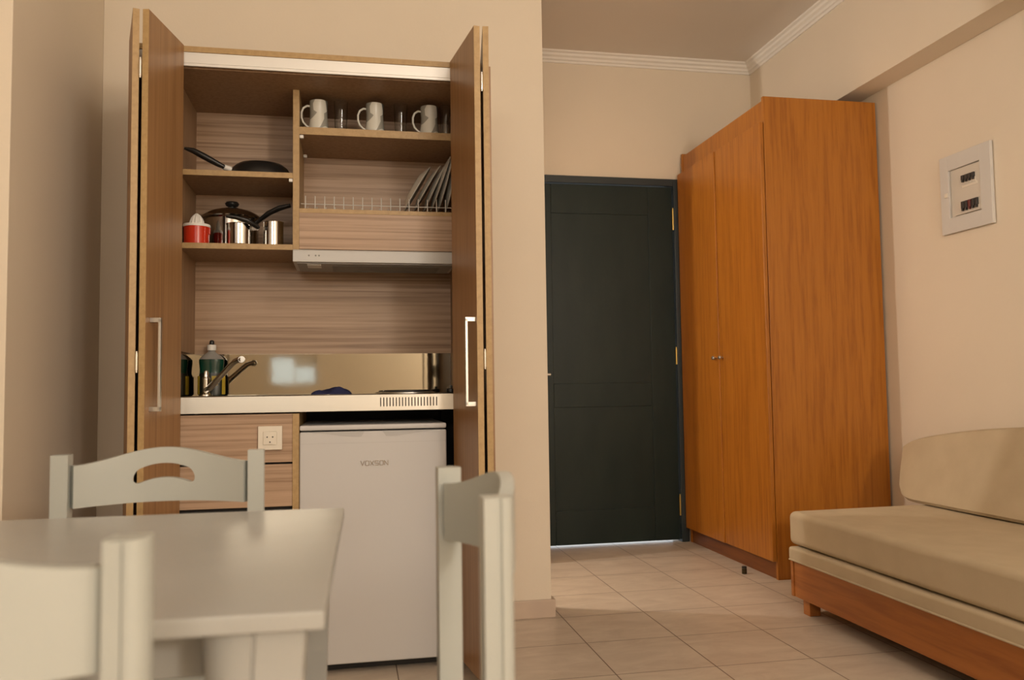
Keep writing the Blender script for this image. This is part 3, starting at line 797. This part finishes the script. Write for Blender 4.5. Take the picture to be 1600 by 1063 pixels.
b = B(); b.box(xf - .004, xf + .001, 3.296, 3.316, .845, .866, .002); b.build('latch', M_socket, fb)

# ================================================================== chairs and table
def rail_bm(half, zb, ht_end, ht_mid, bow, th, y):
    """curved backrest rail with an arched top and a curved hand hole"""
    t = bmesh.new()
    hw = .066
    xs = sorted(set([round(-half + 2 * half * i / 60, 5) for i in range(61)] + [round(s * hw * math.cos(a), 5) for s in (-1, 1) for a in [PI / 2 * j / 14 for j in range(15)]]))
    colm = []
    for x in xs:
        u = x / half
        top = zb + ht_end + (ht_mid - ht_end) * (math.cos(PI * u) * .5 + .5) ** .85
        bot = zb + .003 * (1 - u * u)
        mid = zb + .052 + .017 * (1 - (x / hw) ** 2 if abs(x) < hw else 0)
        yy = y + bow * (1 - u * u)
        if abs(x) < hw - 1e-6:
            # stadium-shaped hole
            rr = .0155
            ex = max(0.0, abs(x) - (hw - rr))
            hh = math.sqrt(max(0, rr * rr - ex * ex))
        else: hh = 0
        colm.append([t.verts.new((x, yy, bot)), t.verts.new((x, yy, mid - hh)), t.verts.new((x, yy, mid + hh)), t.verts.new((x, yy, top))])
    for a, c in zip(colm, colm[1:]):
        t.faces.new((a[0], c[0], c[1], a[1])); t.faces.new((a[2], c[2], c[3], a[3]))
    bmesh.ops.remove_doubles(t, verts=t.verts, dist=1e-5)
    bmesh.ops.recalc_face_normals(t, faces=t.faces)
    ret = bmesh.ops.solidify(t, geom=t.faces[:], thickness=th)
    bmesh.ops.recalc_face_normals(t, faces=t.faces)
    return t
def post_outline(s):
    """plan of a back post: square with a quarter-round moulding on the outer back corner"""
    a, d = .0165, .018
    cxp, cyp = .1925 * s, .150
    pts = [(-a, -d), (a, -d), (a, -.002), (a - .0025, -.001), (a - .0025, .0015), (a, .003)]
    for i in range(7):
        an = PI / 2 * i / 6
        pts.append((a - .017 + .017 * math.cos(an), d - .017 + .017 * math.sin(an) if i else .004))
    pts += [(.003, d), (.0015, d - .0025), (-.001, d - .0025), (-.002, d), (-a, d)]
    pts = [(cxp + p[0] * s, cyp + p[1]) for p in pts]
    return pts if s > 0 else list(reversed(pts))
def make_chair(label, loc, rz):
    t = thing('dining_chair', label, 'chair', loc, rz, 'pale painted dining chairs around the table')
    HT = .828
    for s_ in (-1, 1):
        b = B(); b.prism(post_outline(s_), 'z', 0, HT); b.build('back_post', M_chair, t, local=True)
    b = B(); b._merge(rail_bm(.176, .718, .087, .118, .052, .018, .155)); b.build('backrest_rail', M_chair, t, local=True)
    b = B(); b.box(-.174, .174, .142, .158, .458, .49, .004); b.build('lower_rail', M_chair, t, local=True)
    b = B(); b.prism([(-.205, -.165), (.205, -.165), (.205, .125), (.17, .125), (.17, .150), (-.17, .150), (-.17, .125), (-.205, .125)], 'z', .438, .458, .004); b.build('seat', M_chair, t, local=True)
    for s_ in (-1, 1):
        b = B(); b.box(.1925 * s_ - .018, .1925 * s_ + .018, -.155, -.119, 0, .438, .004); b.build('leg', M_chair, t, local=True)
        b = B(); b.box(.1925 * s_ - .010, .1925 * s_ + .010, -.12, .130, .375, .437, .003); b.build('seat_rail', M_chair, t, local=True)
        b = B(); b.box(.1925 * s_ - .009, .1925 * s_ + .009, -.12, .130, .16, .19, .003); b.build('stretcher', M_chair, t, local=True)
    b = B(); b.box(-.175, .175, -.147, -.127, .375, .437, .003); b.build('seat_rail', M_chair, t, local=True)
    b = B(); b.box(-.175, .175, .140, .160, .375, .437, .003); b.build('seat_rail', M_chair, t, local=True)
    return t
ch = make_chair('pale painted dining chair on the far side of the table, facing the camera', (-.386, 1.875 - .15, FL), math.radians(1.0))
c2 = copy_tree(ch); c2['label'] = 'pale painted dining chair at the right side of the table, before the fridge'
c2.location = (.160 - .15, 1.135, FL + H); c2.rotation_euler = (0, 0, math.radians(-88.4))
c3 = copy_tree(ch); c3['label'] = 'pale painted dining chair nearest the camera at lower left, seen from behind'
c3.location = (-.378, .772 + .15, FL + H); c3.rotation_euler = (0, 0, math.radians(180.0))

# table (built in its own coordinates)
TT = .735
tb = thing('dining_table', 'pale painted square dining table with a glossy top between the chairs', 'table', (-.4165, 1.232, FL), math.radians(-1.2))
hx, hy = .40, .37
b = B(); b.box(-hx, hx, -hy, hy, TT - .019, TT, .003, 2); b.build('tabletop', M_table, tb, local=True)
def table_leg(sx, sy):
    """wide tapering leg: flat outer half, vertical groove, round inner half"""
    def sec(z, tp):
        # u = distance from outer corner along x (0 outer .. .115 inner)
        o_ = tp * .016
        pts = []
        W = .108 - tp * .02
        yb = hy - .012; yi = hy - .056
        us = [(0 + .002, 0), (.004, 0)]
        seq = [(.002, .003), (.004, 0), (.050, 0), (.0515, .003), (.0535, .003), (.055, 0)]
        for i in range(1, 8):
            an = PI / 2 * i / 7
            seq.append((.060 + (W - .060) * math.sin(an), .044 * (1 - math.cos(an)) * .9))
        seq += [(W, .044), (.002, .044)]
        for u, dpt in seq:
            pts.append((sx * (hx - .016 - o_ - u * (1 - tp * .1)), sy * (hy - .012 - dpt), z))
        return pts
    b = B(); b.loft([sec(0, 1.6), sec(.35, 1.0), sec(.60, .45), sec(TT - .0195, 0)])
    return b
for sx in (-1, 1):
    for sy in (-1, 1):
        table_leg(sx, sy).build('leg', M_table, tb, local=True)
for sy in (-1, 1):
    b = B(); b.box(-hx + .13, hx - .13, sy * (hy - .10) - .009, sy * (hy - .10) + .009, TT - .085, TT - .0195, .003); b.build('apron', M_table, tb, local=True)
for sx in (-1, 1):
    b = B(); b.box(sx * (hx - .075) - .009, sx * (hx - .075) + .009, -hy + .057, hy - .057, TT - .085, TT - .0195, .003); b.build('apron', M_table, tb, local=True)
